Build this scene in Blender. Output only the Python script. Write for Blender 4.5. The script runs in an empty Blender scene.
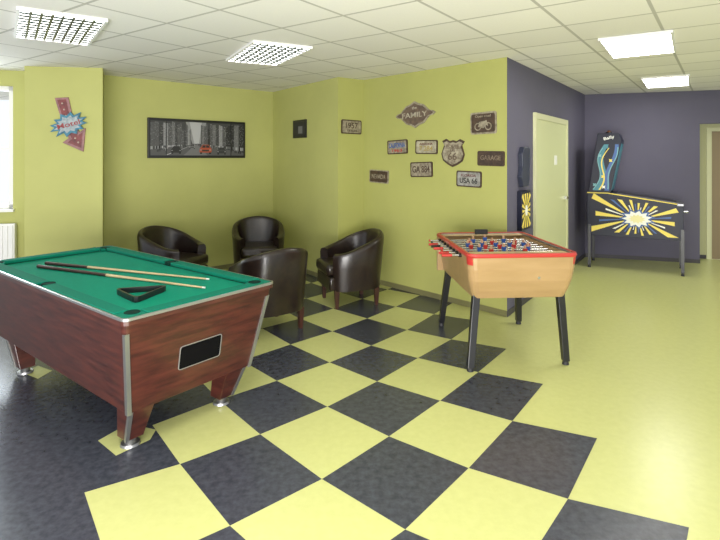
import bpy, bmesh, math, random
import numpy as np
from mathutils import Vector, Matrix
random.seed(3)
F=512.0; H=1.6; VH=157.0; CEIL=2.6
sc=bpy.context.scene
COL=sc.collection
def px(u,v,z=0.0):
    d=F*(H-z)/(v-VH)
    return Vector(((u-360)*d/F,d,z))
# ---------------------------------------------------------------- materials
MC={}
def mat(name,c,rough=0.5,metal=0.0,noise=0.0,nscale=8.0,stretch=None,bump=0.0,emit=0.0,c2=None,spec=0.5,coat=0.0):
    if name in MC: return MC[name]
    m=bpy.data.materials.new(name); m.use_nodes=True
    nt=m.node_tree; b=nt.nodes['Principled BSDF']
    b.inputs['Base Color'].default_value=(*c,1); b.inputs['Roughness'].default_value=rough
    b.inputs['Metallic'].default_value=metal
    b.inputs['Specular IOR Level'].default_value=spec
    b.inputs['Coat Weight'].default_value=coat
    if emit>0:
        b.inputs['Emission Color'].default_value=(*c,1); b.inputs['Emission Strength'].default_value=emit
    if noise>0 or c2 or bump>0:
        tc=nt.nodes.new('ShaderNodeTexCoord'); mp=nt.nodes.new('ShaderNodeMapping')
        nt.links.new(tc.outputs['Object'],mp.inputs['Vector'])
        if stretch: mp.inputs['Scale'].default_value=stretch
        n=nt.nodes.new('ShaderNodeTexNoise'); n.inputs['Scale'].default_value=nscale
        n.inputs['Detail'].default_value=6; n.inputs['Roughness'].default_value=0.6
        nt.links.new(mp.outputs[0],n.inputs['Vector'])
        if noise>0 or c2:
            r=nt.nodes.new('ShaderNodeValToRGB')
            a=c2 if c2 else tuple(x*(1-noise) for x in c)
            bb=c if c2 else tuple(min(1,x*(1+noise)) for x in c)
            r.color_ramp.elements[0].position=0.33; r.color_ramp.elements[0].color=(*a,1)
            r.color_ramp.elements[1].position=0.67; r.color_ramp.elements[1].color=(*bb,1)
            nt.links.new(n.outputs['Fac'],r.inputs[0]); nt.links.new(r.outputs[0],b.inputs['Base Color'])
        if bump>0:
            bp=nt.nodes.new('ShaderNodeBump'); bp.inputs['Strength'].default_value=bump; bp.inputs['Distance'].default_value=0.01
            nt.links.new(n.outputs['Fac'],bp.inputs['Height']); nt.links.new(bp.outputs[0],b.inputs['Normal'])
    MC[name]=m
    return m
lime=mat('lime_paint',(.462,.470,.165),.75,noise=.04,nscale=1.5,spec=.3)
limed=mat('lime_darker',(.405,.412,.130),.75,noise=.04,nscale=1.5,spec=.3)  # same lime in a darker tone for the middle walls
purple=mat('slate_purple_paint',(.110,.103,.148),.7,noise=.05,nscale=1.5,spec=.3)
lino_l=mat('lino_yellow',(.550,.565,.230),.27,c2=(.515,.53,.21),nscale=22,spec=.45)
lino_d=mat('lino_dark',(.062,.068,.088),.26,c2=(.034,.037,.050),nscale=26,spec=.5)
white=mat('white_paint',(.8,.8,.78),.5)
cream=mat('cream_paint',(.62,.62,.38),.5)
doorm=mat('door_paint',(.62,.64,.36),.45)
base_m=mat('baseboard_dark',(.05,.045,.05),.5)
base_o=mat('baseboard_olive',(.17,.16,.07),.5)
chrome=mat('chrome',(.6,.6,.6),.22,1.0)
chromed=mat('chrome_worn',(.30,.30,.30),.38,.9)
satin=mat('satin_silver',(.30,.30,.30),.35,.5)
alu=mat('aluminium_trim',(.38,.39,.38),.33,.85)
black=mat('black_gloss',(.012,.012,.014),.3)
blackm=mat('black_matte',(.015,.015,.017),.6)
mahog=mat('mahogany_laminate',(.080,.021,.014),.28,c2=(.030,.009,.007),nscale=4.5,stretch=(1,1,8),coat=.12)
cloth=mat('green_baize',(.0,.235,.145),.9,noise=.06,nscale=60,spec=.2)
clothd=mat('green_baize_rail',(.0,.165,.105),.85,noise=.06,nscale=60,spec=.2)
leather=mat('dark_leather',(.022,.012,.009),.28,c2=(.011,.007,.006),nscale=26,bump=.14,coat=.12)
legwood=mat('brown_leg_wood',(.05,.018,.012),.35,noise=.3,nscale=10,stretch=(6,6,1))
beech=mat('beech_wood',(.39,.255,.122),.3,c2=(.345,.222,.10),nscale=3,stretch=(1,5,5))
beechl=mat('beech_wood_light',(.50,.37,.20),.3,c2=(.45,.33,.17),nscale=3,stretch=(1,5,5))
red=mat('red_plastic',(.44,.035,.03),.35)
yellow=mat('yellow_print',(.85,.68,.12),.5)
whitep=mat('white_print',(.85,.85,.80),.5)
navy=mat('navy_print',(.005,.007,.022),.4,spec=.3)
teal=mat('teal_print',(.012,.18,.24),.35)
blue=mat('blue_print',(.02,.09,.32),.4)
# ---------------------------------------------------------------- mesh builder
class MB:
    def __init__(s): s.v=[]; s.f=[]; s.m=[]; s.mats=[]
    def mi(s,m):
        if m not in s.mats: s.mats.append(m)
        return s.mats.index(m)
    def face(s,pts,m):
        b=len(s.v); s.v+= [Vector(p) for p in pts]; s.f.append(list(range(b,b+len(pts)))); s.m.append(s.mi(m)); return s
    def hexa(s,bt,tp,m):
        n=len(bt); b=len(s.v); s.v+=[Vector(p) for p in bt]+[Vector(p) for p in tp]; k=s.mi(m)
        s.f.append(list(range(b,b+n))[::-1]); s.f.append(list(range(b+n,b+2*n))); s.m+=[k,k]
        for i in range(n):
            j=(i+1)%n; s.f.append([b+i,b+j,b+n+j,b+n+i]); s.m.append(k)
        return s
    def box(s,x0,x1,y0,y1,z0,z1,m):
        return s.hexa([(x0,y0,z0),(x1,y0,z0),(x1,y1,z0),(x0,y1,z0)],[(x0,y0,z1),(x1,y0,z1),(x1,y1,z1),(x0,y1,z1)],m)
    def prism(s,poly,z0,z1,m):
        return s.hexa([(p[0],p[1],z0) for p in poly],[(p[0],p[1],z1) for p in poly],m)
    def yprism(s,poly,y0,y1,m):   # poly in (x,z)
        return s.hexa([(p[0],y0,p[1]) for p in poly],[(p[0],y1,p[1]) for p in poly],m)
    def cyl(s,p0,p1,r0,r1=None,m=None,n=16):
        r1=r0 if r1 is None else r1
        p0=Vector(p0);p1=Vector(p1); d=(p1-p0).normalized()
        a=d.orthogonal().normalized(); c=d.cross(a)
        A=[p0+(a*math.cos(t)+c*math.sin(t))*r0 for t in [2*math.pi*i/n for i in range(n)]]
        B=[p1+(a*math.cos(t)+c*math.sin(t))*r1 for t in [2*math.pi*i/n for i in range(n)]]
        return s.hexa(A,B,m)
    def loft(s,rings,m,cap=True):
        k=s.mi(m); b=len(s.v); n=len(rings[0])
        for r in rings: s.v+=[Vector(p) for p in r]
        for i in range(len(rings)-1):
            for j in range(n):
                q=(j+1)%n; s.f.append([b+i*n+j,b+i*n+q,b+(i+1)*n+q,b+(i+1)*n+j]); s.m.append(k)
        if cap:
            s.f.append(list(range(b,b+n))[::-1]); s.f.append(list(range(b+(len(rings)-1)*n,b+len(rings)*n))); s.m+=[k,k]
        return s
    def parts(s,name,parent=None,**kw):
        par=list(range(len(s.v)))
        def fd(i):
            while par[i]!=i: i=par[i]
            return i
        for f in s.f:
            r=fd(f[0])
            for i in f[1:]: par[fd(i)]=r
        groups={}
        for k,f in enumerate(s.f): groups.setdefault(fd(f[0]),[]).append(k)
        out=[]
        for fs in groups.values():
            m=MB(); mp={}
            for k in fs:
                idx=[]
                for i in s.f[k]:
                    if i not in mp: mp[i]=len(m.v); m.v.append(s.v[i])
                    idx.append(mp[i])
                m.f.append(idx); m.m.append(m.mi(s.mats[s.m[k]]))
            out.append(m.obj(name,parent,**kw))
        return out
    def obj(s,name,parent=None,mw=None,bevel=0,smooth=False,weld=False,label=None,kind=None,subsurf=0):
        me=bpy.data.meshes.new(name); me.from_pydata([tuple(p) for p in s.v],[],s.f)
        for m in s.mats: me.materials.append(m)
        for p,k in zip(me.polygons,s.m): p.material_index=k
        bm=bmesh.new(); bm.from_mesh(me)
        if weld: bmesh.ops.remove_doubles(bm,verts=bm.verts,dist=1e-5)
        bmesh.ops.recalc_face_normals(bm,faces=bm.faces); bm.to_mesh(me); bm.free()
        if smooth:
            for p in me.polygons: p.use_smooth=True
            me.set_sharp_from_angle(angle=math.radians(40))
        o=bpy.data.objects.new(name,me); COL.objects.link(o)
        if parent: o.parent=parent
        if mw is not None: o.matrix_local=mw
        if bevel>0:
            md=o.modifiers.new('bevel','BEVEL'); md.width=bevel; md.segments=2; md.limit_method='ANGLE'
        if label: o['label']=label
        if kind: o['kind']=kind
        return o
def empty(name,label,cat,loc=(0,0,0),rz=0,mw=None,group=None):
    e=bpy.data.objects.new(name,None); COL.objects.link(e); e.empty_display_size=.1
    if mw is not None: e.matrix_world=mw
    else: e.location=loc; e.rotation_euler=(0,0,rz)
    e['label']=label; e['category']=cat
    if group: e['group']=group
    return e
def copy_tree(o,parent=None,mw=None,name=None):
    c=o.copy(); COL.objects.link(c)
    if parent is not None: c.parent=parent
    if mw is not None: c.matrix_local=mw
    for ch in list(o.children): copy_tree(ch,c)
    return c
def text(s,parent,m,cx,cz,w,h,y,name='lettering',rotz=0):
    cu=bpy.data.curves.new(name,'FONT'); cu.body=s; cu.align_x='CENTER'; cu.align_y='CENTER'; cu.extrude=.02; cu.offset=.012
    o=bpy.data.objects.new('tmp',cu); COL.objects.link(o)
    dg=bpy.context.evaluated_depsgraph_get(); dg.update()
    me=bpy.data.meshes.new_from_object(o.evaluated_get(dg)); bpy.data.objects.remove(o)
    xs=[v.co.x for v in me.vertices]; ys=[v.co.y for v in me.vertices]
    if not xs: return None
    sx=w/(max(xs)-min(xs)); sy=h/(max(ys)-min(ys)); mx=(max(xs)+min(xs))/2; my=(max(ys)+min(ys))/2
    cr,sr=math.cos(rotz),math.sin(rotz)
    for v in me.vertices:
        x=(v.co.x-mx)*sx; z=(v.co.y-my)*sy; t=v.co.z
        v.co=Vector((cx+x*cr-z*sr, y-(t/.04+.5)*.0015, cz+x*sr+z*cr))
    me.materials.clear(); me.materials.append(m)
    me.name=name
    o=bpy.data.objects.new(name,me); COL.objects.link(o); o.parent=parent
    return o
# ---------------------------------------------------------------- floor
pts={(0,0):(85,487),(1,0):(180,462),(2,0):(260,433),(3,0):(329,406),(4,0):(376,381),(5,0):(416,357),(6,0):(450,340),
(1,1):(230,528),(2,1):(324,482),(3,1):(390,437),(4,1):(441,400),(5,1):(479,372),(6,1):(508,350),
(2,2):(407,536),(3,2):(469,470),(4,2):(512,421),(5,2):(543,383),(3,3):(567,500),(4,3):(595,437),(3,4):(688,526),
(1,-1):(155,430),(2,-1):(219,399),(3,-1):(275,380),(4,-1):(330,362),(5,-1):(371,346),(6,-1):(408,331),
(3,-2):(240,363),(4,-2):(290,344),(5,-2):(333,331),(6,-2):(368,318)}
def bas(a,b): return [1,a,b,a*a,a*b,b*b]
A_=np.array([bas(*k) for k in pts]); W_=np.array([tuple(px(*pts[k]))[:2] for k in pts])
CF,_,_,_=np.linalg.lstsq(A_,W_,rcond=None)
def G(a,b,z):
    if (a,b) in pts: p=px(*pts[(a,b)]); q=np.array(bas(a,b))@CF; return ((p.x+q[0])/2,(p.y+q[1])/2,z)
    q=np.array(bas(a,b))@CF
    return (float(q[0]),float(q[1]),z)
fl=MB()
fl.face([(-7,-1.5,0),(8,-1.5,0),(8,9,0),(-7,9,0)],lino_l)
dk=[px(104,575),px(85,487),px(155,430),px(180,375),px(205,345)]
poly=[(p.x,p.y,.0006) for p in dk]+[(-1.9,5.9,.0006),(-2.2,7.5,.0006),(-7,7.5,.0006),(-7,-1.4,.0006),(-.6,-1.4,.0006)]
fl.face(poly,lino_d)
for a in range(-4,13):
    for b in range(-6,8):
        s=a+b
        if s<-1 or s>5: continue
        q=[G(a,b,.0012),G(a+1,b,.0012),G(a+1,b+1,.0012),G(a,b+1,.0012)]
        if any(p[1]<1.2 or p[1]>8.3 or abs(p[0])>4 for p in q): continue
        fl.face(q,lino_d if s%2 else lino_l)
for q in ([(98,441),(128,424),(156,430),(150,440),(116,456)],[(22,373),(38,366),(52,371),(38,379)]):
    fl.face([tuple(px(*p)+Vector((0,0,.002))) for p in q],lino_l)
floor=fl.obj('floor',kind='structure')
floor['label']='yellow and dark grey chequered linoleum floor'
# ---------------------------------------------------------------- ceiling
def ceil_mat():
    m=bpy.data.materials.new('ceiling_tiles'); m.use_nodes=True; nt=m.node_tree; b=nt.nodes['Principled BSDF']
    tc=nt.nodes.new('ShaderNodeTexCoord'); mp=nt.nodes.new('ShaderNodeMapping'); mp.inputs['Rotation'].default_value=(0,0,math.radians(-54.5))
    mp.inputs['Location'].default_value=(.12,.2,0)
    nt.links.new(tc.outputs['Object'],mp.inputs[0])
    br=nt.nodes.new('ShaderNodeTexBrick'); br.offset=0; br.squash=1
    br.inputs['Color1'].default_value=(.88,.86,.82,1); br.inputs['Color2'].default_value=(.81,.79,.755,1)
    br.inputs['Mortar'].default_value=(.50,.485,.45,1); br.inputs['Scale'].default_value=1
    br.inputs['Mortar Size'].default_value=.012; br.inputs['Brick Width'].default_value=.6; br.inputs['Row Height'].default_value=.6
    nt.links.new(mp.outputs[0],br.inputs['Vector']); 
    n=nt.nodes.new('ShaderNodeTexNoise'); n.inputs['Scale'].default_value=70; nt.links.new(tc.outputs['Object'],n.inputs['Vector'])
    mx=nt.nodes.new('ShaderNodeMix'); mx.data_type='RGBA'; mx.blend_type='MULTIPLY'; mx.inputs[0].default_value=.08
    nt.links.new(br.outputs['Color'],mx.inputs[6]); nt.links.new(n.outputs['Fac'],mx.inputs[7]); nt.links.new(mx.outputs[2],b.inputs['Base Color'])
    b.inputs['Roughness'].default_value=.85
    return m
MB().box(-7,8,-1.5,9,CEIL,CEIL+.06,ceil_mat()).obj('ceiling',kind='structure')
# ---------------------------------------------------------------- walls
def wall(name,p,q,m,z0=0,z1=CEIL,th=.1,bb=True,side='back',pb=None,qb=None):
    p=Vector(p);q=Vector(q); d=(q-p).normalized(); n=Vector((-d.y,d.x))
    pbk=p+Vector(pb) if pb else p+n*th; qbk=q+Vector(qb) if qb else q+n*th
    mb=MB(); mb.prism([p,q,qbk,pbk],z0,z1,m)
    o=mb.obj(name,kind='structure')
    if bb:
        e=MB(); e.prism([p-n*.010,q-n*.010,q,p],0.0025,.06,base_o if side=='back' else base_m).obj('baseboard_'+side,kind='structure')
    return o
PA=(-3.12,6.24);PB=(-1.34,7.88);PC=(-.275,6.4);PD=(.05,6.65);PE=(1.47,5.12);PF=(3.60,8.2);PG=(5.11,7.7)
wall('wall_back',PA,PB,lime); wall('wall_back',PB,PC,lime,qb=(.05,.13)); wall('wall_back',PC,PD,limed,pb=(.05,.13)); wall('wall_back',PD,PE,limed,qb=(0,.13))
wall('wall_right',PE,PF,purple,side='right',pb=(0,.13)); wall('wall_right',PF,PG,purple,side='right')
MB().prism([(-3.69,5.63),(-2.89,5.75),(-3.12,6.24),(-3.8,6.15)],0,CEIL,lime).obj('wall_pillar',kind='structure')
wall('wall_passage',(5.14,8.15),(7.2,7.5),mat('passage_paint',(.50,.50,.28),.7),side='passage')
MB().prism([(5.11,7.7),(6.8,7.15),(6.83,7.25),(5.14,7.8)],2.1,CEIL,purple).obj('wall_header',kind='structure')
def frame_on(p,q):
    p=Vector((*p,0));q=Vector((*q,0)); x=(q-p).normalized(); z=Vector((0,0,1)); y=z.cross(x)
    return p,q,x,y
def hit(p,q,u):
    k=(u-360)/F; d=q-p
    t=(k*p.y-p.x)/(d.x-k*d.y)
    return p+d*t
def onwall(seg,u0,u1,v0,v1,off=.0):
    p,q,x,y=frame_on(*seg); a=hit(p,q,u0); b=hit(p,q,u1); c=(a+b)/2
    um=(u0+u1)/2; d=hit(p,q,um).y
    z1=H-(v0-VH)*d/F; z0=H-(v1-VH)*d/F
    w=(b-a).length; h=z1-z0
    c=c-y*off; c.z=(z0+z1)/2
    M=Matrix.Identity(4)
    for i in range(3): M[i][0]=x[i]; M[i][1]=y[i]; M[i][2]=(0,0,1)[i]; M[i][3]=c[i]
    return M,w,h
wp,wq,wx,wy=frame_on((-5.6,5.45),(-3.75,6.0))
def lw(t0,t1,z0,z1,mb,m,y0=0,y1=.12):
    a=wp+wx*t0; b=wp+wx*t1
    mb.prism([a+wy*y0,b+wy*y0,b+wy*y1,a+wy*y1],z0,z1,m)
Lw=(wq-wp).length
tw=(hit(wp,wq,13)-wp).length
mb=MB(); lw(tw,Lw,0,CEIL,mb,lime); lw(0,tw,0,1.0,mb,lime); lw(0,tw,2.42,CEIL,mb,lime); lw(0,tw-1.2,1.0,2.42,mb,lime); mb.obj('wall_left',kind='structure')
mb=MB()
for t in (tw-1.2,tw-.63,tw-.05): lw(t,t+.05,1.0,2.42,mb,white,.03,.09)
lw(tw-1.2,tw,1.0,1.05,mb,white,.03,.09); lw(tw-1.2,tw,2.37,2.42,mb,white,.03,.09); lw(tw-1.2,tw,1.68,1.71,mb,white,.04,.08); lw(tw-1.25,tw+.02,.97,1.0,mb,white,-.06,.02)
mb.obj('window_1',kind='structure')
r0=hit(wp,wq,18)
tr=(r0-wp).length
rad=empty('radiator','white ribbed steel panel radiator under the window','radiator',loc=(0,0,0))
rc=wp+wx*(tr-.5)-wy*.09
rad.location=(rc.x,rc.y,.12); rad.rotation_euler=(0,0,math.atan2(wx.y,wx.x))
mb=MB(); mb.box(-.5,.5,-.02,.05,.12,.72,white)
for i in range(20): mb.box(-.49+i*.05,-.465+i*.05,-.035,-.02,.14,.70,white)
mb.obj('radiator_panel',rad)
mb=MB()
for x in(-.4,.4): mb.box(x-.015,x+.015,0,.03,-.12,.13,white)
mb.parts('radiator_bracket',rad)
SE=(PE,PF)
M,w,h=onwall(SE,533,566,118,262)
M2=M.copy(); M2[2][3]=0
DT=2.04
mb=MB()
fw=.07
mb.box(-w/2,-w/2+fw,-.03,.0,0,DT+fw,cream).box(w/2-fw,w/2,-.03,0,0,DT+fw,cream).box(-w/2+fw,w/2-fw,-.03,0,DT,DT+fw,cream)
mb.box(-w/2+fw,w/2-fw,-.018,0,.005,DT,doorm)
mb.box(w/2-fw-.16,w/2-fw-.04,-.06,-.045,1.03,1.05,chrome).box(w/2-fw-.08,w/2-fw-.05,-.05,-.018,1.02,1.06,chrome)
mb.box(.08,.22,-.020,-.018,1.50,1.62,whitep)
do=mb.obj('door_1',mw=M2,kind='structure')
Sp=((5.14,8.15),(7.2,7.5))
M,w,h=onwall(Sp,706,760,126,262); M[2][3]=0
brown=mat('brown_door',(.24,.18,.10),.5)
mb=MB(); mb.box(-w/2,w/2,-.03,0,0,2.06,cream); mb.box(-w/2+.07,w/2-.06,-.04,-.03,.01,2.0,brown)
mb.obj('door_2',mw=M,kind='structure')
# ---------------------------------------------------------------- ceiling lights
RZ=math.radians(54.5)
em=mat('light_diffuser',(1,.98,.94),.5,emit=16)
emt=mat('light_tube_glow',(1,.99,.96),.5,emit=8)
lv=mat('louvre_metal',(.04,.055,.055),.3,.3)
lvc=[mat('louvre_reflection_teal',(.05,.30,.26),.2,.5),mat('louvre_reflection_amber',(.40,.22,.07),.2,.5),mat('louvre_reflection_grey',(.22,.27,.30),.2,.6)]  # coloured reflections painted into the louvre cells as tints
def clight(cx,cy,lw_,ll,rz,louvre,label):
    e=empty('ceiling_light',label,'ceiling light',loc=(cx,cy,CEIL),rz=rz)
    mb=MB(); t=.018; dz=-.024
    mb.box(-ll/2,ll/2,-lw_/2,-lw_/2+t,dz,-.001,white).box(-ll/2,ll/2,lw_/2-t,lw_/2,dz,-.001,white)
    mb.box(-ll/2,-ll/2+t,-lw_/2+t,lw_/2-t,dz,-.001,white).box(ll/2-t,ll/2,-lw_/2+t,lw_/2-t,dz,-.001,white)
    mb.obj('light_frame',e)
    if louvre:
        MB().box(-ll/2+t,ll/2-t,-lw_/2+t,lw_/2-t,-.008,-.002,emt).obj('light_tubes',e)
        mb=MB(); ny=8; n=11
        for i in range(1,ny): 
            y=-lw_/2+t+i*(lw_-2*t)/ny; mb.box(-ll/2+t,ll/2-t,y-.008,y+.008,-.020,-.012,lv)
        for i in range(1,n):
            x=-ll/2+t+i*(ll-2*t)/n; mb.box(x-.013,x+.013,-lw_/2+t,lw_/2-t,-.021,-.012,lv)
        for i in range(n):
            for j in range(ny):
                if louvre==2 and (i*7+j*5)%3==0: continue
                x=-ll/2+t+i*(ll-2*t)/n; y=-lw_/2+t+j*(lw_-2*t)/ny; dx=(ll-2*t)/n; dy=(lw_-2*t)/ny
                f=.52 if louvre==2 else .72
                mb.box(x+.014,x+dx*f,y+.009,y+dy-.009,-.0105,-.0085,lvc[(i+j*2+(i*j)%2)%3])
        mb.obj('louvre',e,label='louvre grid of small cells with reflections painted as colour')
    else:
        MB().box(-ll/2+t,ll/2-t,-lw_/2+t,lw_/2-t,-.022,-.004,em).obj('diffuser',e)
    return e
clight(-2.33,3.95,.55,.98,math.radians(125),1,'rectangular fluorescent ceiling light with metal louvre grid above the pool table')
clight(-.90,4.93,.55,.98,math.radians(118),2,'rectangular fluorescent ceiling light with metal louvre grid')
clight(2.48,4.55,.54,.92,math.radians(57),0,'flat glowing ceiling panel above the football table')
clight(4.02,6.72,.52,.98,math.radians(57),0,'flat glowing ceiling panel near the pinball machine')
clight(-.6,1.4,.6,1.0,RZ,0,'unseen glowing ceiling panel above the camera')  # unseen panel assumed above the camera as extra light
clight(3.4,1.0,.6,1.0,RZ,0,'unseen glowing ceiling panel above the camera')  # another assumed light panel, out of frame
# ---------------------------------------------------------------- pool table
pt=empty('pool_table','deep mahogany laminate pub pool table with green cloth','pool table',loc=(-1.712,3.58,0),rz=math.atan2(-.618,.786))
L=1.095;Wd=.5;ZT=.80
ZB=.265
mb=MB()
tb=[(-L+.04,-Wd+.03),(L-.04,-Wd+.03),(L-.04,Wd-.03),(-L+.04,Wd-.03)]
bb=[(-L+.12,-Wd+.085),(L-.12,-Wd+.085),(L-.12,Wd-.115),(-L+.12,Wd-.115)]
mb.hexa([(x,y,ZB) for x,y in bb],[(x,y,.712) for x,y in tb],mahog); mb.obj('cabinet',pt,bevel=.003,label='deep dark red-brown laminate cabinet')
mb=MB()
def Lsec(x,y,z,sx,sy,t=.020): return [(x+sx*.006,y+sy*.006,z),(x-sx*t,y+sy*.006,z),(x-sx*t,y,z),(x,y,z),(x,y-sy*t,z),(x+sx*.006,y-sy*t,z)]
for (x,y),(xb,yb) in zip(tb,bb):
    sx=1 if x>0 else -1; sy=1 if y>0 else -1
    mb.loft([Lsec(xb,yb,ZB-.006,sx,sy,.018),Lsec(x,y,.711,sx,sy,.018)],alu)
mb.parts('corner_trim',pt,label='slim brushed metal corner strip')
MB().box(-L+.1,L-.1,-Wd+.1,Wd-.1,.7635,.775,cloth).obj('playing_bed',pt,label='green baize playing surface')
def rr4(w_,l_,r,z,n=5):
    out=[]
    for cx_,cy_,a0 in ((l_-r,w_-r,0),(-l_+r,w_-r,90),(-l_+r,-w_+r,180),(l_-r,-w_+r,270)):
        for k in range(n+1):
            a=math.radians(a0+90*k/n); out.append((cx_+r*math.cos(a),cy_+r*math.sin(a),z))
    return out
mb=MB(); mb.loft([rr4(Wd-.018,L-.028,.03,.7125),rr4(Wd-.012,L-.020,.032,.7625)],mahog); mb.obj('apron',pt,label='stepped wooden apron below the rail')
mb=MB()
mb.loft([rr4(Wd,L,.04,.786),rr4(Wd,L,.04,.798),rr4(Wd-.003,L-.003,.037,.800),rr4(Wd-.012,L-.012,.03,.800),rr4(Wd-.012,L-.012,.03,.786),rr4(Wd,L,.04,.786)],alu,cap=False)
mb.obj('rail_trim',pt,weld=True,smooth=True,label='slim silver metal outer rail trim with rounded corners')
mb=MB(); mb.loft([rr4(Wd-.003,L-.003,.038,.763),rr4(Wd-.003,L-.003,.038,.7855),rr4(Wd-.014,L-.014,.03,.7855),rr4(Wd-.014,L-.014,.03,.776),rr4(Wd-.09,L-.09,.03,.776),rr4(Wd-.09,L-.09,.03,.763),rr4(Wd-.003,L-.003,.038,.763)],mahog,cap=False); mb.obj('rail_wood_edge',pt,weld=True)
mb=MB()
iw=.105
cp=.045
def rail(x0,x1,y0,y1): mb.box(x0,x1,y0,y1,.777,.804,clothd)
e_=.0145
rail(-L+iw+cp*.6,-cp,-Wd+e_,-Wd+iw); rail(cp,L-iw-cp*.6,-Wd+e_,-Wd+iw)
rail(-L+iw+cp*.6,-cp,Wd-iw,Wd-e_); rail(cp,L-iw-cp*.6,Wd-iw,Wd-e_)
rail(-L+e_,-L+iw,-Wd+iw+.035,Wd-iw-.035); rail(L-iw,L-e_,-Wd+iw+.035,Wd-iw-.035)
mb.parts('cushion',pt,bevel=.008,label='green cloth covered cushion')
mb=MB()
for sx in(-1,1):
    for sy in(-1,1):
        x0,x1=L-iw-cp*.6,L-e_; y0,y1=Wd-iw-.035,Wd-e_
        P=[(x0,y0),(x1,y0),(x1,y1-.03),(x1-.009,y1-.009),(x1-.03,y1),(x0,y1)]
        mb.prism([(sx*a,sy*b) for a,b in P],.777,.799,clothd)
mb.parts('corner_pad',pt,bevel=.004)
pocket=None
pk=mat('pocket_hole_shade',(.004,.03,.022),.8,spec=.1)  # near-black disc colour stands in for shade inside the hole
for i,(x,y) in enumerate([(L-.095,-Wd+.095),(L-.095,Wd-.095),(-L+.095,-Wd+.095),(-L+.095,Wd-.095),(0,-Wd+.075),(0,Wd-.075)]):
    if pocket is None:
        m_=MB(); m_.loft([[(r*math.cos(2*math.pi*k/24),r*math.sin(2*math.pi*k/24),z) for k in range(24)] for r,z in ((.040,-.02),(.040,.0015),(.036,.002),(.033,-.0005))],pk)
        pocket=m_.obj('pocket',pt,mw=Matrix.Translation((x,y,.80)),label='round pocket with the shade of its hole painted dark')
    else:
        c=pocket.copy(); COL.objects.link(c); c.matrix_local=Matrix.Translation((x,y,.80))
def endx(z): return (L-.12)+(z-ZB)/(.712-ZB)*.08
y0,y1,z0,z1=-.14,.13,.415,.545
def rrect(y0,y1,z0,z1,r,n=5):
    out=[]
    for cy,cz,a0 in ((y1-r,z1-r,0),(y0+r,z1-r,90),(y0+r,z0+r,180),(y1-r,z0+r,270)):
        for k in range(n+1):
            a=math.radians(a0+90*k/n); out.append((cy+r*math.cos(a),cz+r*math.sin(a)))
    return out
t_=.0045
O2=rrect(y0-t_,y1+t_,z0-t_,z1+t_,.016);I2=rrect(y0,y1,z0,z1,.012)
mb=MB()
def sl(P,off): return [(endx(z)+off,y,z) for y,z in P]
mb.loft([sl(O2,-.004),sl(O2,.004),sl(I2,.004),sl(I2,-.004)],satin,cap=False)
mb.obj('ball_return_frame',pt,label='thin silver frame around the ball return opening')
mb=MB(); mb.loft([sl(I2,-.006),sl(I2,.0015)],mat('opening_shade_black',(.004,.004,.004),.9,spec=.05))  # flush black face, depth of the opening painted as shade
mb.obj('ball_return',pt,label='flat black panel painted as the shaded ball return opening')
for sx in(-1,1):
    for sy in(-1,1):
        m_=MB(); fx,fy=(.79 if sx>0 else .74),.305
        R_=lambda cx,cy,a,z:[(sx*cx-a,sy*cy-a,z),(sx*cx+a,sy*cy-a,z),(sx*cx+a,sy*cy+a,z),(sx*cx-a,sy*cy+a,z)]
        m_.loft([R_(fx,fy,.050,.050),R_(fx+.075,fy+.006,.072,ZB-.0005)],mahog)
        leg=m_.obj('leg',pt,bevel=.003,label='square mahogany leg post')
        m2=MB(); m2.cyl((sx*fx,sy*fy,.003),(sx*fx,sy*fy,.016),.054,.050,chromed,24).cyl((sx*fx,sy*fy,.016),(sx*fx,sy*fy,.052),.030,.036,chromed,24)
        m2.obj('foot',leg,smooth=True,label='dull metal levelling foot')
        m3=MB(); m3.loft([Lsec(sx*(fx+.05),sy*(fy+.05),.050,sx,sy,.014),Lsec(sx*(fx+.147),sy*(fy+.078),ZB-.005,sx,sy,.016)],alu)
        m3.obj('edge_strip',leg,label='brushed metal leg edge strip')
cuew=mat('cue_maple',(.58,.44,.25),.35,noise=.1,nscale=5,stretch=(1,12,12))
cued=mat('cue_dark_butt',(.045,.018,.014),.3)
def cue(p0,p1,label,bl):
    p0=Vector(p0);p1=Vector(p1); c=(p0+p1)/2; d=(p1-p0); Lc=d.length
    q=d.to_track_quat('X','Z'); M=q.to_matrix().to_4x4(); M.translation=c
    e=empty('pool_cue',label,'pool cue',mw=M)
    MB().cyl((-Lc/2,0,0),(-Lc/2+bl,0,0),.0125,.010,cued,14).obj('cue_butt',e,smooth=True)
    MB().cyl((-Lc/2+bl,0,0),(Lc/2-.02,0,0),.010,.0055,cuew,14).obj('cue_shaft',e,smooth=True)
    MB().cyl((Lc/2-.02,0,0),(Lc/2,0,0),.0055,.0055,white,12).obj('cue_tip',e)
a=px(38,266,.79);b=px(205,286.5,.79); cue((a.x,a.y,.7885),(b.x,b.y,.7825),'wooden pool cue with long dark butt on the cloth',.70)
a=px(46,262.8,.79);b=px(209,278,.79); cue((a.x,a.y,.7885),(b.x,b.y,.7825),'pale wooden pool cue lying across the far part of the cloth',.42)
tri=[px(112,291,.79),px(161,287,.79),px(147,302,.79)]
tc_=sum(tri,Vector())/3; R=.165; ang=math.atan2(tri[0].y-tc_.y,tri[0].x-tc_.x)
e=empty('ball_rack','black plastic triangular ball rack lying on the cloth','ball rack',loc=(tc_.x,tc_.y,.776),rz=ang)
def tripts(R): 
    out=[]
    for k in range(3):
        for dlt in(-.22,-.07,.07,.22):
            a=2*math.pi*k/3; rr=R/(1+abs(dlt)*.9)
            out.append((rr*math.cos(a+dlt*.8),rr*math.sin(a+dlt*.8)))
    return out
O_=tripts(R);I_=tripts(R-.022)
m_=MB()
nO=len(O_)
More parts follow.
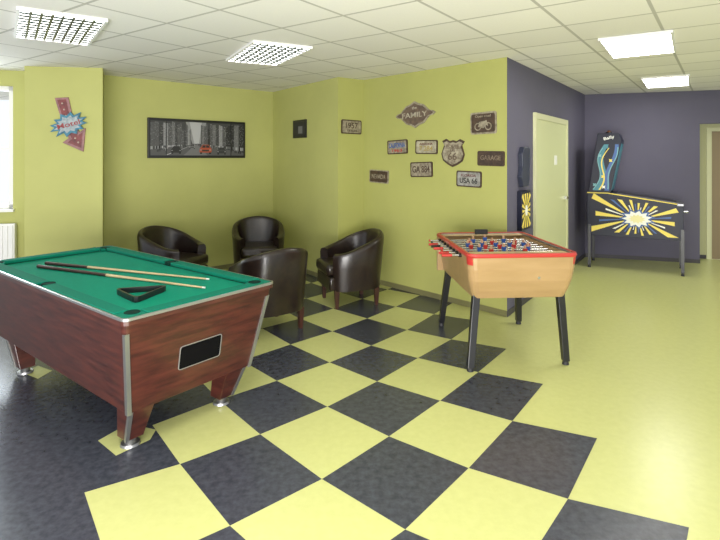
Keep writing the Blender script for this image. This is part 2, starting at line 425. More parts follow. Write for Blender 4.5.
for z in(0,.032):
    m_.v+=[Vector((*p,z)) for p in O_]+[Vector((*p,z)) for p in I_]
k=m_.mi(black)
for i in range(nO):
    j=(i+1)%nO
    for f in([i,j,2*nO+j,2*nO+i],[nO+i,nO+j,3*nO+j,3*nO+i],[i,j,nO+j,nO+i],[2*nO+i,2*nO+j,3*nO+j,3*nO+i]): m_.f.append(f); m_.m.append(k)
m_.obj('rack_frame',e)
# ---------------------------------------------------------------- tub chairs
def shell_obj():
    mb=MB(); N=40; TH=math.radians(138)
    rings=[]
    for i in range(N+1):
        t=-TH+2*TH*i/N
        k=0.5+0.5*math.cos(t*math.pi/TH)
        k=k**0.9
        top=.575+.215*k
        def R(r):
            c,s_=abs(math.cos(t)),abs(math.sin(t)); p=2.8
            return r/((c**p+s_**p)**(1/p))
        flare=.045*k+.01
        ro=R(.315)
        th=.064+.030*(1-k)
        prof=[(ro-.03,.185),(ro,.19),(ro+flare*.5,.42),(ro+flare,top-.045),(ro+flare-.008,top-.014),(ro+flare-th*.3,top-.002),(ro+flare-th*.7,top-.002),(ro+flare-th+.008,top-.014),(ro+flare-th,top-.045),(ro-th+flare*.3,.40),(ro-.07,.30),(ro-.07,.19)]
        rings.append([(math.sin(t)*r,math.cos(t)*r,z) for r,z in prof])
    mb.loft(rings,leather)
    return mb
def make_chair():
    e=empty('tub_chair','','armchair')
    shell_obj().obj('backrest',e,smooth=True,label='curved wraparound leather back and padded arms')
    mb=MB(); 
    mb.box(-.24,.24,-.30,.235,.19,.335,leather); mb.obj('seat_base',e,bevel=.02,smooth=True)
    mb=MB(); mb.box(-.225,.225,-.325,.21,.345,.465,leather); mb.obj('seat_cushion',e,bevel=.035,smooth=True,label='thick dark leather seat cushion')
    lg=None
    for x in(-.23,.23):
        for y in(-.22,.23):
            if lg is None:
                m_=MB(); m_.hexa([(-.016,-.016,.002),(.016,-.016,.002),(.016,.016,.002),(-.016,.016,.002)],[(-.026,-.026,.20),(.026,-.026,.20),(.026,.026,.20),(-.026,.026,.20)],legwood)
                lg=m_.obj('leg',e,mw=Matrix.Translation((x,y,0)),label='tapered dark brown wooden leg')
            else:
                c=lg.copy(); COL.objects.link(c); c.matrix_local=Matrix.Translation((x,y,0))
    return e
ch=make_chair()
def place(e,x,y,facing,label):
    e.location=(x,y,0); e.rotation_euler=(0,0,math.atan2(facing[1],facing[0])+math.pi/2); e['label']=label; e['group']='tub chairs around the seating area'
chs=[ch]+[copy_tree(ch) for _ in range(3)]
place(chs[0],-.88,4.82,(-.65,.8),'dark brown leather tub chair beside the pool table, facing the wall')
place(chs[1],-1.33,6.72,(.25,-1),'dark brown leather tub chair against the yellow wall')
place(chs[2],-2.15,5.92,(1,-.35),'dark brown leather tub chair partly hidden by the pool table')
place(chs[3],-.12,5.68,(-1,-.38),'dark brown leather tub chair beside the yellow pillar')
# ---------------------------------------------------------------- foosball
ft=empty('football_table','tan wooden table football with red rim and black legs','table football',loc=(1.19,4.379,0),rz=math.radians(4))
w2,l2=.42,.55
zt,zb=.865,.525
mb=MB()
def slab(x0,x1,y0,y1,z0,z1,m): mb.box(x0,x1,y0,y1,z0,z1,m)
def fring(w_,y_,z,r):
    P=[]
    for a0 in (-90,-67,-45,-22,0):
        a=math.radians(a0); P.append((w_-r+r*math.cos(a),y_+r+r*math.sin(a),z))
    Pm=[(-x,y,z) for x,y,z in P][::-1]
    return Pm+P+[(w_,-l2+.155,z),(-w_,-l2+.155,z)]
rg=[fring(w2-.060,-l2+.080,zb,.05),fring(w2-.038,-l2+.050,zb+.06,.055),fring(w2-.018,-l2+.023,zb+.14,.06),fring(w2-.005,-l2+.008,zb+.23,.06),fring(w2,-l2+.002,zt-.010,.06)]
mb.loft(rg,beech)
slab(-w2,w2,l2-.04,l2,zb,zt-.01,beech)
for s in(-1,1):
    xs=sorted([s*(w2-.060),s*(w2-.085)]); xt=sorted([s*w2,s*(w2-.03)])
    mb.hexa([(xs[0],-l2+.155,zb),(xs[1],-l2+.155,zb),(xs[1],l2-.04,zb),(xs[0],l2-.04,zb)],[(xt[0],-l2+.155,zt-.01),(xt[1],-l2+.155,zt-.01),(xt[1],l2-.04,zt-.01),(xt[0],l2-.04,zt-.01)],beech)
slab(-w2+.08,w2-.08,-l2+.155,l2-.05,zb,zb+.03,beech)
mb.obj('body',ft,bevel=.003,label='varnished tan beech body')
mb=MB(); slab(-w2+.035,w2-.035,-l2+.05,-l2+.17,zt-.0095,zt-.002,beechl); slab(-w2+.035,w2-.035,l2-.10,l2-.03,zt-.0095,zt,beechl)
mb.parts('end_shelf',ft,bevel=.003)
def rr_(w_,l_,r,z,n=6):
    return [(y,x,zz) for x,y,zz in rr4(w_,l_,r,z,n)]
mb=MB(); th_=.018
mb.loft([rr_(w2+.004,l2+.004,.062,zt-.018),rr_(w2+.009,l2+.009,.062,zt-.004),rr_(w2+.004,l2+.004,.06,zt+.012),rr_(w2-th_,l2-th_,.05,zt+.012),rr_(w2-th_,l2-th_,.05,zt-.009),rr_(w2+.004,l2+.004,.062,zt-.018)],red,cap=False)
mb.obj('top_rim',ft,weld=True,smooth=True,label='continuous red plastic rim with rounded corners')
mb=MB()
mb.loft([rr_(w2-.019,l2-.019,.05,zt-.004),rr_(w2-.019,l2-.019,.05,zt+.006),rr_(w2-.030,l2-.030,.04,zt+.006),rr_(w2-.030,l2-.030,.04,zt-.004),rr_(w2-.019,l2-.019,.05,zt-.004)],alu,cap=False)
mb.obj('inner_rim',ft,weld=True,label='thin metal inner frame edge')
mb=MB()
for s in(-1,1):
    P=[];P2=[]
    for k in range(6):
        a=math.radians(-60+60*k/5); P.append((s*(w2-.06+.064*math.cos(a)),-l2+.06+.064*math.sin(a)))
        a=math.radians(-60*k/5); P2.append((s*(w2-.06+.058*math.cos(a)),-l2+.06+.058*math.sin(a)))
    mb.hexa([(x-s*.007,y+.007,zt-.075) for x,y in P+P2],[(x,y,zt-.018) for x,y in P+P2],red)
mb.parts('corner_guard',ft,label='red plastic corner guard')
fieldm=mat('pitch_surface',(.36,.35,.29),.4)
mb=MB(); mb.box(-w2+.05,w2-.05,-l2+.17,l2-.05,zt-.13,zt-.12,fieldm); mb.obj('pitch',ft)
pb=mat('player_blue',(.03,.10,.40),.4); pr=mat('player_red',(.50,.03,.03),.4); skin=mat('player_skin',(.55,.33,.2),.5)
def player(m):
    b=MB(); b.box(-.012,.012,-.007,.007,-.07,-.02,m).box(-.013,.013,-.016,.006,-.08,-.066,black).hexa([(-.012,-.009,-.02),(.012,-.009,-.02),(.012,.009,-.02),(-.012,.009,-.02)],[(-.019,-.01,.025),(.019,-.01,.025),(.019,.01,.025),(-.019,.01,.025)],m)
    b.cyl((0,0,.025),(0,0,.052),.010,.010,skin,10); return b
protos={}
rods=[(1,'r'),(2,'r'),(3,'b'),(5,'r'),(5,'b'),(3,'r'),(2,'b'),(1,'b')]
zr=zt-.038
ys=[-l2+.235+i*(2*l2-.235-.16)/7 for i in range(8)]
for ri,((n,c),y) in enumerate(zip(rods,ys)):
    ro=MB().cyl((-w2-.10,0,0),(w2+.05,0,0),.007,.007,chrome,10).obj('rod',ft,mw=Matrix.Translation((0,y,zr)),smooth=True,label='chrome rod across the pitch')
    if c=='r' or ri in (4,):
        MB().cyl((-w2-.07,0,0),(-w2-.15,0,0),.012,.011,red if ri in(0,1,3,5) else black,12).obj('handle',ro,smooth=True,label='rubber grip')
    else:
        MB().cyl((-w2-.095,0,0),(-w2-.108,0,0),.011,.011,red if ri in(2,7) else black,12).obj('rod_end_cap',ro)
        MB().cyl((w2+.03,0,0),(w2+.10,0,0),.013,.012,black,12).obj('handle',ro,smooth=True,label='rubber grip')
    mb=MB(); mb.cyl((-w2-.018,0,0),(-w2+.01,0,0),.015,.015,black,12).cyl((w2-.01,0,0),(w2+.018,0,0),.015,.015,black,12); mb.parts('bearing',ro)
    for k in range(n):
        x=(k-(n-1)/2)*(.62/max(n,2.2))
        M=Matrix.Translation((x,0,0))
        if c not in protos: protos[c]=player(pr if c=='r' else pb).obj('player',ro,mw=M,label='red player figure' if c=='r' else 'blue player figure')
        else:
            q=protos[c].copy(); COL.objects.link(q); q.parent=ro; q.matrix_local=M
for sx in(-1,1):
    for sy in(-1,1):
        m_=MB()
        nl=(sx<0 and sy<0)
        fx,fy=sx*(w2-(.015 if nl else .035))-(.02 if sx>0 else 0),sy*(l2-(.02 if nl else .045))+(.05 if (sx>0 and sy<0) else 0); tx,ty=sx*(w2-.090),sy*(l2-.120)
        a=.025;b=.028
        m_.hexa([(fx-a,fy-a,.03),(fx+a,fy-a,.03),(fx+a,fy+a,.03),(fx-a,fy+a,.03)],[(tx-b,ty-b,zb+.04),(tx+b,ty-b,zb+.04),(tx+b,ty+b,zb+.04),(tx-b,ty+b,zb+.04)],black)
        lo=m_.obj('leg',ft,bevel=.004,label='straight black square leg')
        MB().cyl((fx,fy,.003),(fx,fy,.032),.026,.020,blackm,16).obj('foot',lo)
mb=MB(); mb.box(-.06,.06,l2-.06,l2-.035,zt,zt+.045,blackm)
mb.obj('score_counter',ft)
mb=MB(); mb.cyl((.12,-l2+.06,.69),(.12,-l2+.012,.69),.010,.010,chrome); mb.obj('ball_lever',ft)
# ---------------------------------------------------------------- pinball machine
Lp=Vector((3.35,7.45,0));Rp=Vector((4.3,6.9,0)); xd=(Rp-Lp).normalized(); yd=Vector((-xd.y,xd.x,0)); cpn=(Lp+Rp)/2+yd*.27
pm=empty('pinball_machine','dark navy pinball machine with yellow starburst side art','pinball machine',loc=(cpn.x,cpn.y,0),rz=math.atan2(xd.y,xd.x))
hl=.57; hw=.27
mb=MB(); sp=[(-hl-.02,.47),(hl+.03,.47),(hl+.03,.92),(hl-.03,.965),(-hl+.25,1.09),(-hl-.02,1.09)]
mb.yprism(sp,-hw,hw,navy); mb.obj('cabinet',pm,bevel=.004)
mb=MB(); cx,cz=.05,.735; y=-hw-.0015
def clipray(a,f=.95):
    dx,dz=math.cos(a),math.sin(a); t=9
    for (nx,nz,c) in [(1,0,hl-.01),(-1,0,hl-.02),(.0,-1,-.50),( .165,1,1.0)]:
        den=nx*dx+nz*dz
        if den>1e-6: t=min(t,(c-(nx*cx+nz*cz))/den)
    return (cx+dx*t*f,cz+dz*t*f)
nR=32
for i in range(nR):
    a=2*math.pi*(i+.5)/nR; w_=.062 if i%2 else .030
    f=[.80,.97,.66,.88][i%4]
    p=clipray(a-w_,f);q=clipray(a+w_,f); r=.09
    mb.face([(cx+r*math.cos(a-.02),y,cz+r*.6*math.sin(a-.02)),(p[0],y,p[1]),(q[0],y,q[1]),(cx+r*math.cos(a+.02),y,cz+r*.6*math.sin(a+.02))],yellow if i%2 else (whitep if i%4 else blue))
mb.obj('starburst_art',pm,label='broad yellow, white and blue starburst side art')
mb=MB()
star=[]
for i in range(22):
    a=2*math.pi*i/22; r=.23 if i%2 else .16; star.append((cx+r*math.cos(a),cz+r*.62*math.sin(a)))
mb.yprism(star,-hw-.006,-hw-.001,blue)
mb.yprism([(cx+(x-cx)*.82,cz+(z-cz)*.82) for x,z in star],-hw-.009,-hw-.006,whitep)
mb.yprism([(cx+(x-cx)*.46,cz+(z-cz)*.44) for x,z in star],-hw-.011,-hw-.009,mat('pale_yellow_print',(.80,.74,.38),.5))
mb.obj('side_emblem',pm,label='pale centred white and blue burst emblem')
mb=MB(); mb.yprism([(-hl-.02,1.075),(-hl+.25,1.075),(hl-.02,.952),(hl-.02,.965),(-hl+.25,1.09),(-hl-.02,1.09)],-hw-.004,-hw,yellow)
mb.obj('side_trim',pm,label='yellow edge stripe')
mb=MB(); mb.hexa([(-hl+.36,-hw+.02,1.078),(hl-.05,-hw+.02,.974),(hl-.05,hw-.02,.974),(-hl+.36,hw-.02,1.078)],[(-hl+.36,-hw+.02,1.086),(hl-.05,-hw+.02,.982),(hl-.05,hw-.02,.982),(-hl+.36,hw-.02,1.086)],black)
mb.obj('playfield_glass',pm)
mb=MB(); mb.box(hl-.045,hl+.035,-hw-.006,hw+.006,.935,.972,mat('dark_steel',(.22,.22,.23),.35,.8)); mb.obj('lockdown_bar',pm,bevel=.006)
mb=MB(); 
bx=[(-hl-.0,1.092),(-hl+.29,1.092),(-hl+.43,1.84),(-hl+.39,1.94),(-hl+.12,1.94)]
mb.yprism(bx,-hw-.02,hw+.02,navy); mb.obj('backbox',pm,bevel=.004)
mb=MB(); y0=-hw-.022
aqua=mat('aqua_print',(.14,.38,.42),.4)
def strip(fn,w0,w1,m,yy,N=22):
    P=[fn(i/N) for i in range(N+1)]
    for i in range(N):
        p,q=P[i],P[i+1]; wa=w0+(w1-w0)*i/N; wb=w0+(w1-w0)*(i+1)/N
        mb.face([(p[0]-wa/2,yy,p[1]),(q[0]-wb/2,yy,q[1]),(q[0]+wb/2,yy,q[1]),(p[0]+wa/2,yy,p[1])],m)
strip(lambda t:(-hl+.11+.045*math.sin(t*6.2)+.13*t,1.12+.66*t),.10,.06,teal,y0-.0005)
strip(lambda t:(-hl+.13+.045*math.sin(t*6.2+.3)+.13*t,1.13+.60*t),.022,.012,yellow,y0-.001)
strip(lambda t:(-hl+.07+.045*math.sin(t*6.2-.2)+.13*t,1.13+.60*t),.014,.010,aqua,y0-.001)
strip(lambda t:(-hl+.22+.022*math.sin(t*7+2)+.14*t,1.12+.66*t),.060,.045,blue,y0-.0012)
strip(lambda t:(-hl+.235+.022*math.sin(t*7+2)+.14*t,1.14+.60*t),.014,.012,aqua,y0-.0016)
for (zx,zz,m_i) in((.19,1.32,yellow),(.15,1.62,aqua),(.20,1.17,whitep),(.29,1.55,yellow),(.24,1.74,teal),(.08,1.20,aqua)):
    mb.face([(-hl+zx+.030*math.cos(k*math.pi/4)*(1 if k%2 else .5),y0-.002,zz+.030*math.sin(k*math.pi/4)*(1 if k%2 else .5)) for k in range(8)],m_i)
mb.obj('backbox_art',pm,label='dense teal, blue and yellow curved art on the backbox side')
text('Bally',pm,whitep,-hl+.27,1.87,.14,.055,-hw-.023,rotz=.25)
mb=MB(); 
mb.hexa([(-hl+.296,-hw+.03,1.12),(-hl+.302,-hw+.03,1.12),(-hl+.302,hw-.03,1.12),(-hl+.296,hw-.03,1.12)],[(-hl+.422,-hw+.03,1.79),(-hl+.428,-hw+.03,1.79),(-hl+.428,hw-.03,1.79),(-hl+.422,hw-.03,1.79)],teal)
mb.obj('backglass',pm)
mb=MB(); mb.cyl((-hl+.25,-.05,1.94),(-hl+.25,-.05,1.965),.05,.045,black).cyl((-hl+.25,-.05,1.965),(-hl+.25,-.05,1.99),.035,.015,mat('amber_dome',(.10,.04,.02),.25))
mb.obj('topper_lamp',pm,smooth=True)
for sx in(-1,1):
    for sy in(-1,1):
        x=sx*(hl-.01)+ (.03 if sx>0 else 0); yy=sy*(hw+.004)
        m_=MB(); m_.box(x-.02,x+.02,yy-.012,yy+.012,.04,.62,mat('leg_black',(.03,.03,.035),.35)); m_.cyl((x,yy,.0015),(x,yy,.045),.022,.012,blackm)
        m_.obj('leg',pm)
mb=MB(); mb.box(hl+.03,hl+.036,-.12,-.02,.54,.82,blackm).box(hl+.03,hl+.036,.02,.12,.54,.82,blackm); mb.parts('coin_door',pm)
mb=MB(); mb.cyl((hl+.03,.2,.82),(hl+.10,.2,.82),.012,.018,chrome); mb.obj('plunger',pm)
# wall cabinet near the corner
M,w,h=onwall(SE,517,526,147,229)
e=empty('wall_game_cabinet','slim dark wall-mounted game cabinet with yellow starburst lower panel','game cabinet',mw=M)
up=[(-w*.32,h*.02),(w*.30,h*.02),(w*.42,h*.12),(w*.40,h*.24),(w*.5,h*.38),(w*.44,h*.5),(-w*.2,h*.5),(-w*.42,h*.42),(-w*.36,h*.26),(-w*.48,h*.14)]
MB().yprism(up,-.05,0,mat('slate_panel',(.03,.035,.06),.35)).obj('upper_panel',e,bevel=.006,label='dark panel with curved outline')
mb=MB(); mb.box(-w/2,w/2,-.05,0,-h/2,-h*.03,navy).obj('lower_panel',e,bevel=.004)
mb=MB()
zc=-h*.27
for i in range(14):
    a=2*math.pi*i/14; 
    s_=min(w*.47/max(abs(math.cos(a)),1e-3),h*.22/max(abs(math.sin(a)),1e-3))*.94
    mb.face([(0,-.0515,zc),(s_*math.cos(a-.13),-.0515,zc+s_*math.sin(a-.13)),(s_*math.cos(a+.13),-.0515,zc+s_*math.sin(a+.13))],yellow)
mb.face([(w*.15*math.cos(k*math.pi/5),-.0525,zc+.06*math.sin(k*math.pi/5)) for k in range(10)],whitep)
mb.obj('burst_print',e)
# ---------------------------------------------------------------- wall decor
SA=(PA,PB);SB=(PB,PC);SC=(PC,PD);SD=(PD,PE);SP=((-3.69,5.63),(-2.89,5.75))
g=lambda n,c:mat(n,c,.6)
gs=[g('print_grey_%s'%n,(c,c,c*1.02)) for n,c in zip(['one','two','three','four','five','six','seven'],[.010,.025,.05,.09,.15,.26,.42])]
M,w,h=onwall(SA,147,244,120,158)
e=empty('panoramic_picture','black framed black-and-white city street print with an orange-red taxi','picture',mw=M)
mb=MB(); mb.box(-w/2,w/2,-.035,0,-h/2,h/2,black); mb.obj('picture_frame',e,bevel=.004)
mb=MB(); iw_,ih=w/2-.03,h/2-.035
def P_(pts_,m,l): mb.face([(x*iw_,-.036-l*.0004,z*ih) for x,z in pts_],m)
def rc_(x0,x1,z0,z1,m,l): P_([(x0,z0),(x1,z0),(x1,z1),(x0,z1)],m,l)
rc_(-1,1,-1,1,gs[2],0)
vx,vz=-.08,-.30
P_([(-.30,1),(.14,1),(.02,vz),(-.16,vz)],gs[5],1); P_([(-.22,1),(.04,1),(-.02,vz),(-.12,vz)],gs[6],1.3)
random.seed(11)
def side(xs,sgn):
    for i in range(len(xs)-1):
        a,b=xs[i],xs[i+1]; t=abs(a-vx); t2=abs(b-vx)
        top=random.uniform(.4,1) if t<.35 else random.uniform(.8,1)
        ta,tb_=top,min(1,top+random.uniform(-.08,.08))
        m=gs[random.choice([1,2,3,3,4,5])]
        P_([(a,vz-.55*t),(b,vz-.55*t2),(b,tb_),(a,ta)],m,2)
        nc=max(2,int(abs(b-a)/.016)); nr=16
        for c in range(nc):
            for r in range(nr):
                if random.random()<.4: continue
                x=a+(b-a)*(c+.25)/nc; x2=a+(b-a)*(c+.7)/nc
                zb_=vz-.2*t+.12; z=zb_+(top-zb_)*(r+.2)/nr; z2=zb_+(top-zb_)*(r+.6)/nr
                P_([(x,z),(x2,z),(x2,z2),(x,z2)],gs[random.choice([0,1,2,4,5,6])],3)
        for c in range(3):
            x=a+(b-a)*(c+.1)/3; x2=a+(b-a)*(c+.8)/3; P_([(x,vz-.4*t),(x2,vz-.4*t2),(x2,vz-.2*t2),(x,vz-.2*t)],gs[random.choice([0,4,5,6])],3.2)
side([-1,-.92,-.84,-.75,-.66,-.58,-.52,-.47,-.42,-.38,-.34,-.30,-.26,-.22,-.19],-1)
side([.02,.05,.09,.13,.17,.22,.28,.35,.42,.50,.58,.67,.77,.88,1],1)
P_([(-1,-1),(1,-1),(1,-.82),(.02,vz-.04),(-.16,vz-.04),(-1,-.78)],gs[3],4)
P_([(-.35,-1),(.17,-1),(-.05,vz-.05),(-.10,vz-.05)],gs[4],5)
P_([(-.72,-.98),(-.68,-.98),(-.15,vz-.08),(-.155,vz-.08)],gs[6],5.5)
for k in range(40):
    x=random.uniform(-.95,.95); zz=vz-.5*abs(x-vx); P_([(x,zz-.10),(x+.012,zz-.10),(x+.012,zz+.04),(x,zz+.04)],gs[random.choice([0,0,1,5])],5.8)
mb.obj('city_print',e)
def car(cx,cz,s,m,nm,lab):
    global mb
    mb=MB(); l=7
    def T(pts_,mm,dl): P_([(cx+x*s,cz+z*s) for x,z in pts_],mm,l+dl)
    T([(-.16,-.30),(.16,-.30),(.18,-.2),(.18,.0),(.15,.1),(.10,.34),(-.08,.34),(-.14,.1),(-.17,0),(-.18,-.2)],m,0)
    T([(-.07,.29),(.0,.29),(.0,.1),(-.11,.1)],gs[1],1); T([(.015,.29),(.09,.29),(.125,.1),(.015,.1)],gs[1],1)
    T([(-.16,-.12),(-.11,-.12),(-.11,-.05),(-.16,-.05)],gs[5],1); T([(.11,-.12),(.16,-.12),(.16,-.05),(.11,-.05)],gs[5],1)
    T([(-.10,-.2),(.10,-.2),(.10,-.08),(-.10,-.08)],gs[1],1)
    for xx in(-.13,.13): T([(xx-.03,-.40),(xx+.03,-.40),(xx+.03,-.28),(xx-.03,-.28)],gs[0],1)
    mb.obj(nm,e,label=lab)
redm=g('taxi_red',(.36,.07,.03))
car(.12,-.60,.75,redm,'taxi_print','orange-red taxi in the print')
car(-.17,-.46,.36,gs[4],'car_print','small grey car in the print')
car(-.50,-.66,.6,gs[1],'car_print','dark car in the print')
car(.48,-.70,.6,gs[2],'car_print','grey car in the print')
for k in(-1/3,1/3): MB().box(k*w-.005,k*w+.005,-.042,-.035,-h/2+.03,h/2-.03,black).obj('panel_gap',e)
# arrow sign
M,w,h=onwall(SP,52,88,97,152)
e=empty('arrow_sign','faded pink-grey metal arrow sign with teal-blue starburst plate, tilted','wall sign',mw=M)
rust=mat('faded_pink_grey',(.36,.18,.18),.5,c2=(.22,.11,.11),nscale=22); pinkm=mat('faded_red_brown',(.24,.06,.06),.5,c2=(.11,.035,.035),nscale=22)
def rot(pts_,a): c,s=math.cos(a),math.sin(a); return [(x*c-z*s,x*s+z*c) for x,z in pts_]
a=math.radians(8)
arrow=[(-.11,.31),(.03,.30),(.045,.05),(.09,-.10),(.16,-.06),(.10,-.32),(-.10,-.19),(-.03,-.15),(-.075,.05)]
MB().yprism(rot(arrow,a),-.02,0,rust).obj('arrow_plate',e,bevel=.003)
arr2=[(-.085,.285),(.005,.28),(.02,.05),(.07,-.135),(.125,-.105),(.085,-.275),(-.045,-.195),(.005,-.165),(-.05,.05)]
MB().yprism(rot(arr2,a),-.023,-.02,pinkm).obj('arrow_face',e)
mb=MB()
for (bx_,bz_) in rot([(-.04,.24),(-.03,.17),(-.02,.10),(.04,-.16),(.065,-.21)],a):
    mb.cyl((bx_,-.023,bz_),(bx_,-.03,bz_),.010,.007,mat('bulb_cream',(.5,.42,.34),.4),8)
mb.parts('sign_bulb',e)
bl=[]
for i in range(24):
    t=2*math.pi*i/24; r=(1.05 if i%2 else .70)*random.uniform(.90,1.06); bl.append((.205*r*math.cos(t),.13*r*math.sin(t)))
a2=math.radians(15)
MB().yprism(rot(bl,a2),-.04,-.031,mat('faded_teal_blue',(.07,.26,.38),.5,c2=(.03,.11,.16),nscale=22)).obj('name_plate',e)
MB().yprism(rot([(x*.78,z*.72) for x,z in bl],a2),-.043,-.04,mat('chipped_white',(.42,.47,.48),.5,c2=(.20,.25,.28),nscale=24)).obj('name_plate_face',e)
text('Motel',e,mat('faded_red_lettering',(.30,.05,.05),.5),0,0,.24,.055,-.0435,rotz=a2+.03)
M,w,h=onwall(SB,294,307,120,138)
e=empty('small_picture','small black framed dark photo on the yellow wall','picture',mw=M)
MB().box(-w/2,w/2,-.02,0,-h/2,h/2,black).obj('picture_frame',e,bevel=.003)
MB().box(-w/2+.03,w/2-.03,-.022,-.02,-h/2+.03,h/2-.03,gs[1]).box(-.02,w/2-.09,-.0235,-.022,-h/2+.06,h/2-.09,gs[4]).obj('photo_print',e)
def plate(seg,u0,u1,v0,v1,label,c,rim,words,tc_='w',shape=None,tilt=0,name='metal_plate_sign',holes=True):
    M,w,h=onwall(seg,u0,u1,v0,v1)
    M=M@Matrix.Rotation(math.radians(tilt),4,'Y')
    e=empty(name,label,'wall sign',mw=M)
    if shape is None: shp=[(-.5,-.42),(-.46,-.5),(.46,-.5),(.5,-.42),(.5,.42),(.46,.5),(-.46,.5),(-.5,.42)]
    else: shp=shape
    S=[(x*w,z*h) for x,z in shp]
    MB().yprism(S,-.012,0,rim).obj('plate_rim',e)
    MB().yprism([(x*.9,z*.84) for x,z in S],-.0145,-.012,c).obj('plate_face',e)
    for (t,x,z,tw_,th_,m) in words: text(t,e,m,x*w,z*h,tw_*w,th_*h,-.015)
    return e,w,h
tan=mat('aged_cream',(.38,.34,.25),.5,c2=(.16,.13,.09),nscale=24); brn=mat('aged_brown',(.085,.048,.028),.5,c2=(.04,.025,.016),nscale=24)
silver=mat('aged_tin',(.44,.44,.41),.4,.3,c2=(.22,.21,.18),nscale=22); dred=mat('dark_red_tin',(.12,.02,.02),.5,noise=.3,nscale=20)
drk=mat('dark_brown_tin',(.075,.045,.030),.5,c2=(.03,.018,.014),nscale=18); paleb=mat('aged_pale',(.48,.45,.33),.5,c2=(.24,.21,.14),nscale=22)
gold=mat('dull_gold',(.35,.27,.08),.5); tanb=mat('shield_tan',(.42,.38,.28),.5,c2=(.14,.11,.07),nscale=22); creamt=mat('cream_lettering',(.24,.19,.13),.5,c2=(.10,.07,.05),nscale=30)
midb=mat('faded_brown_lettering',(.16,.11,.075),.5,c2=(.08,.05,.035),nscale=30); palet=mat('pale_worn_lettering',(.52,.48,.38),.5,c2=(.30,.26,.19),nscale=26)
plate(SC,341,361,120,134,'cream tin licence plate with dark lettering',tan,brn,[('1957',0,.1,.6,.4,brn),('TEXAS',0,-.28,.5,.16,brn)],tilt=1)
plate(SD,388,408,140,154,'multicoloured tin licence plate with red and blue bands',tan,brn,[('CALIFORNIA',0,.12,.8,.35,blue),('1963',0,-.25,.5,.2,red)],tilt=-2)
plate(SD,370,389,170,183,'brown tin plate with pale lettering',brn,tan,[('NEVADA',0,0,.72,.35,tan)],tilt=2)
plate(SD,416,438,140,154,'pale weathered tin plate with faded lettering',paleb,brn,[('ARIZONA',0,.22,.6,.16,dred),('7 284',0,-.1,.6,.34,gold)],tilt=1)
plate(SD,411,433,162,177,'rusty cream licence plate with bold lettering',tan,brn,[('GA 884',0,.02,.78,.45,brn)],tilt=-2)
dia=[(-.5,0),(-.44,-.08),(-.36,-.10),(-.22,-.34),(-.10,-.40),(0,-.5),(.10,-.40),(.22,-.34),(.36,-.10),(.44,-.08),(.5,0),(.44,.08),(.36,.10),(.22,.34),(.10,.40),(0,.5),(-.10,.40),(-.22,.34),(-.36,.10),(-.44,.08)]
plate(SD,396,436,101,128,'diamond shaped worn tin sign with pale lettering',mat('sign_mid_brown',(.17,.12,.085),.5,c2=(.09,.06,.045),nscale=18),tan,[('FAMILY',0,-.01,.62,.19,palet),('the',0,.25,.12,.11,palet)],shape=dia,name='shaped_tin_sign',tilt=-2)
sh=[(0,-.5),(.2,-.42),(.42,-.28),(.5,-.05),(.44,.12),(.38,.28),(.48,.42),(.3,.5),(.15,.42),(0,.46),(-.15,.42),(-.3,.5),(-.48,.42),(-.38,.28),(-.44,.12),(-.5,-.05),(-.42,-.28),(-.2,-.42)]
e,w,h=plate(SD,442,465,139,167,'pale worn beige highway shield sign',tanb,brn,[('ROUTE',0,.24,.56,.12,midb),('US',0,.09,.2,.09,midb),('66',0,-.12,.38,.26,midb)],shape=sh,name='highway_shield_sign',tilt=2)
MB().box(-.36*w,.36*w,-.0155,-.0147,.155*h,.170*h,midb).obj('dividing_line',e)
e,w,h=plate(SD,471,497,112,134,'dark tin sign with an old motorcycle drawing',brn,tan,[('Open road',0,.3,.6,.14,tan)],tilt=-1)
mb=MB()
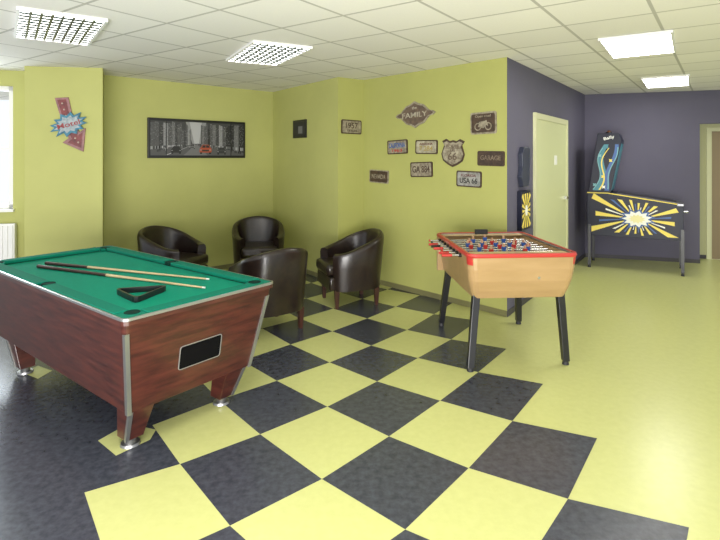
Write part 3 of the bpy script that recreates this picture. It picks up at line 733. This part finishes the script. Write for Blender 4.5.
for cx_ in(-.2,.2):
    for k in range(16):
        a0,a1=2*math.pi*k/16,2*math.pi*(k+1)/16
        r1,r0=.18*h,.13*h
        mb.face([(cx_*w+r0*math.cos(a0),-.0155,-.16*h+r0*math.sin(a0)),(cx_*w+r1*math.cos(a0),-.0155,-.16*h+r1*math.sin(a0)),(cx_*w+r1*math.cos(a1),-.0155,-.16*h+r1*math.sin(a1)),(cx_*w+r0*math.cos(a1),-.0155,-.16*h+r0*math.sin(a1))],tan)
mb.face([(x*w,-.0157,z*h) for x,z in [(-.2,-.16),(.02,-.24),(.12,-.1),(.2,-.16),(.14,.12),(.02,.08),(-.16,.06),(-.14,-.02)]],tan)
mb.obj('motorcycle_print',e)
plate(SD,478,505,151,166,'weathered dark brown tin plate with faint lettering',drk,brn,[('GARAGE',0,.05,.75,.32,creamt)],tilt=1)
plate(SD,457,482,171,187,'silver tin licence plate with dark lettering',silver,brn,[('FLORIDA',0,.22,.6,.16,dred),('USA 66',0,-.1,.7,.34,gs[0])],tilt=1)
# ---------------------------------------------------------------- lights, world, camera
def area(name,loc,target,sx,sy,power,col):
    l=bpy.data.lights.new(name,'AREA'); l.shape='RECTANGLE'; l.size=sx; l.size_y=sy; l.energy=power; l.color=col
    o=bpy.data.objects.new(name,l); COL.objects.link(o); o.location=loc
    o.rotation_euler=(Vector(target)-Vector(loc)).to_track_quat('-Z','Y').to_euler(); return o
area('added_bounce_fill',(-.9,-1.2,.7),(-1.4,4.4,2.2),4,1.2,400,(1,.98,.965))  # fill light added behind the camera to brighten ceiling and alcove
wc=wp+wx*(tw-.6)+wy*.35
area('window_daylight',(wc.x,wc.y,1.9),(wc.x-wy.x*2+.3,wc.y-wy.y*2,.6),1.15,1.3,60,(.82,.91,1))
w=bpy.data.worlds.new('w'); sc.world=w; w.use_nodes=True
bg=w.node_tree.nodes['Background']; bg.inputs[0].default_value=(.90,.95,1,1); bg.inputs[1].default_value=1.1
cam=bpy.data.cameras.new('cam'); co=bpy.data.objects.new('camera',cam); COL.objects.link(co)
co.location=(0,0,H); co.rotation_euler=(math.radians(90),0,0)
cam.sensor_width=36; cam.lens=36*F/720; cam.shift_y=-(270-VH)/720; cam.clip_start=.05
sc.camera=co
sc.view_settings.view_transform='Standard'
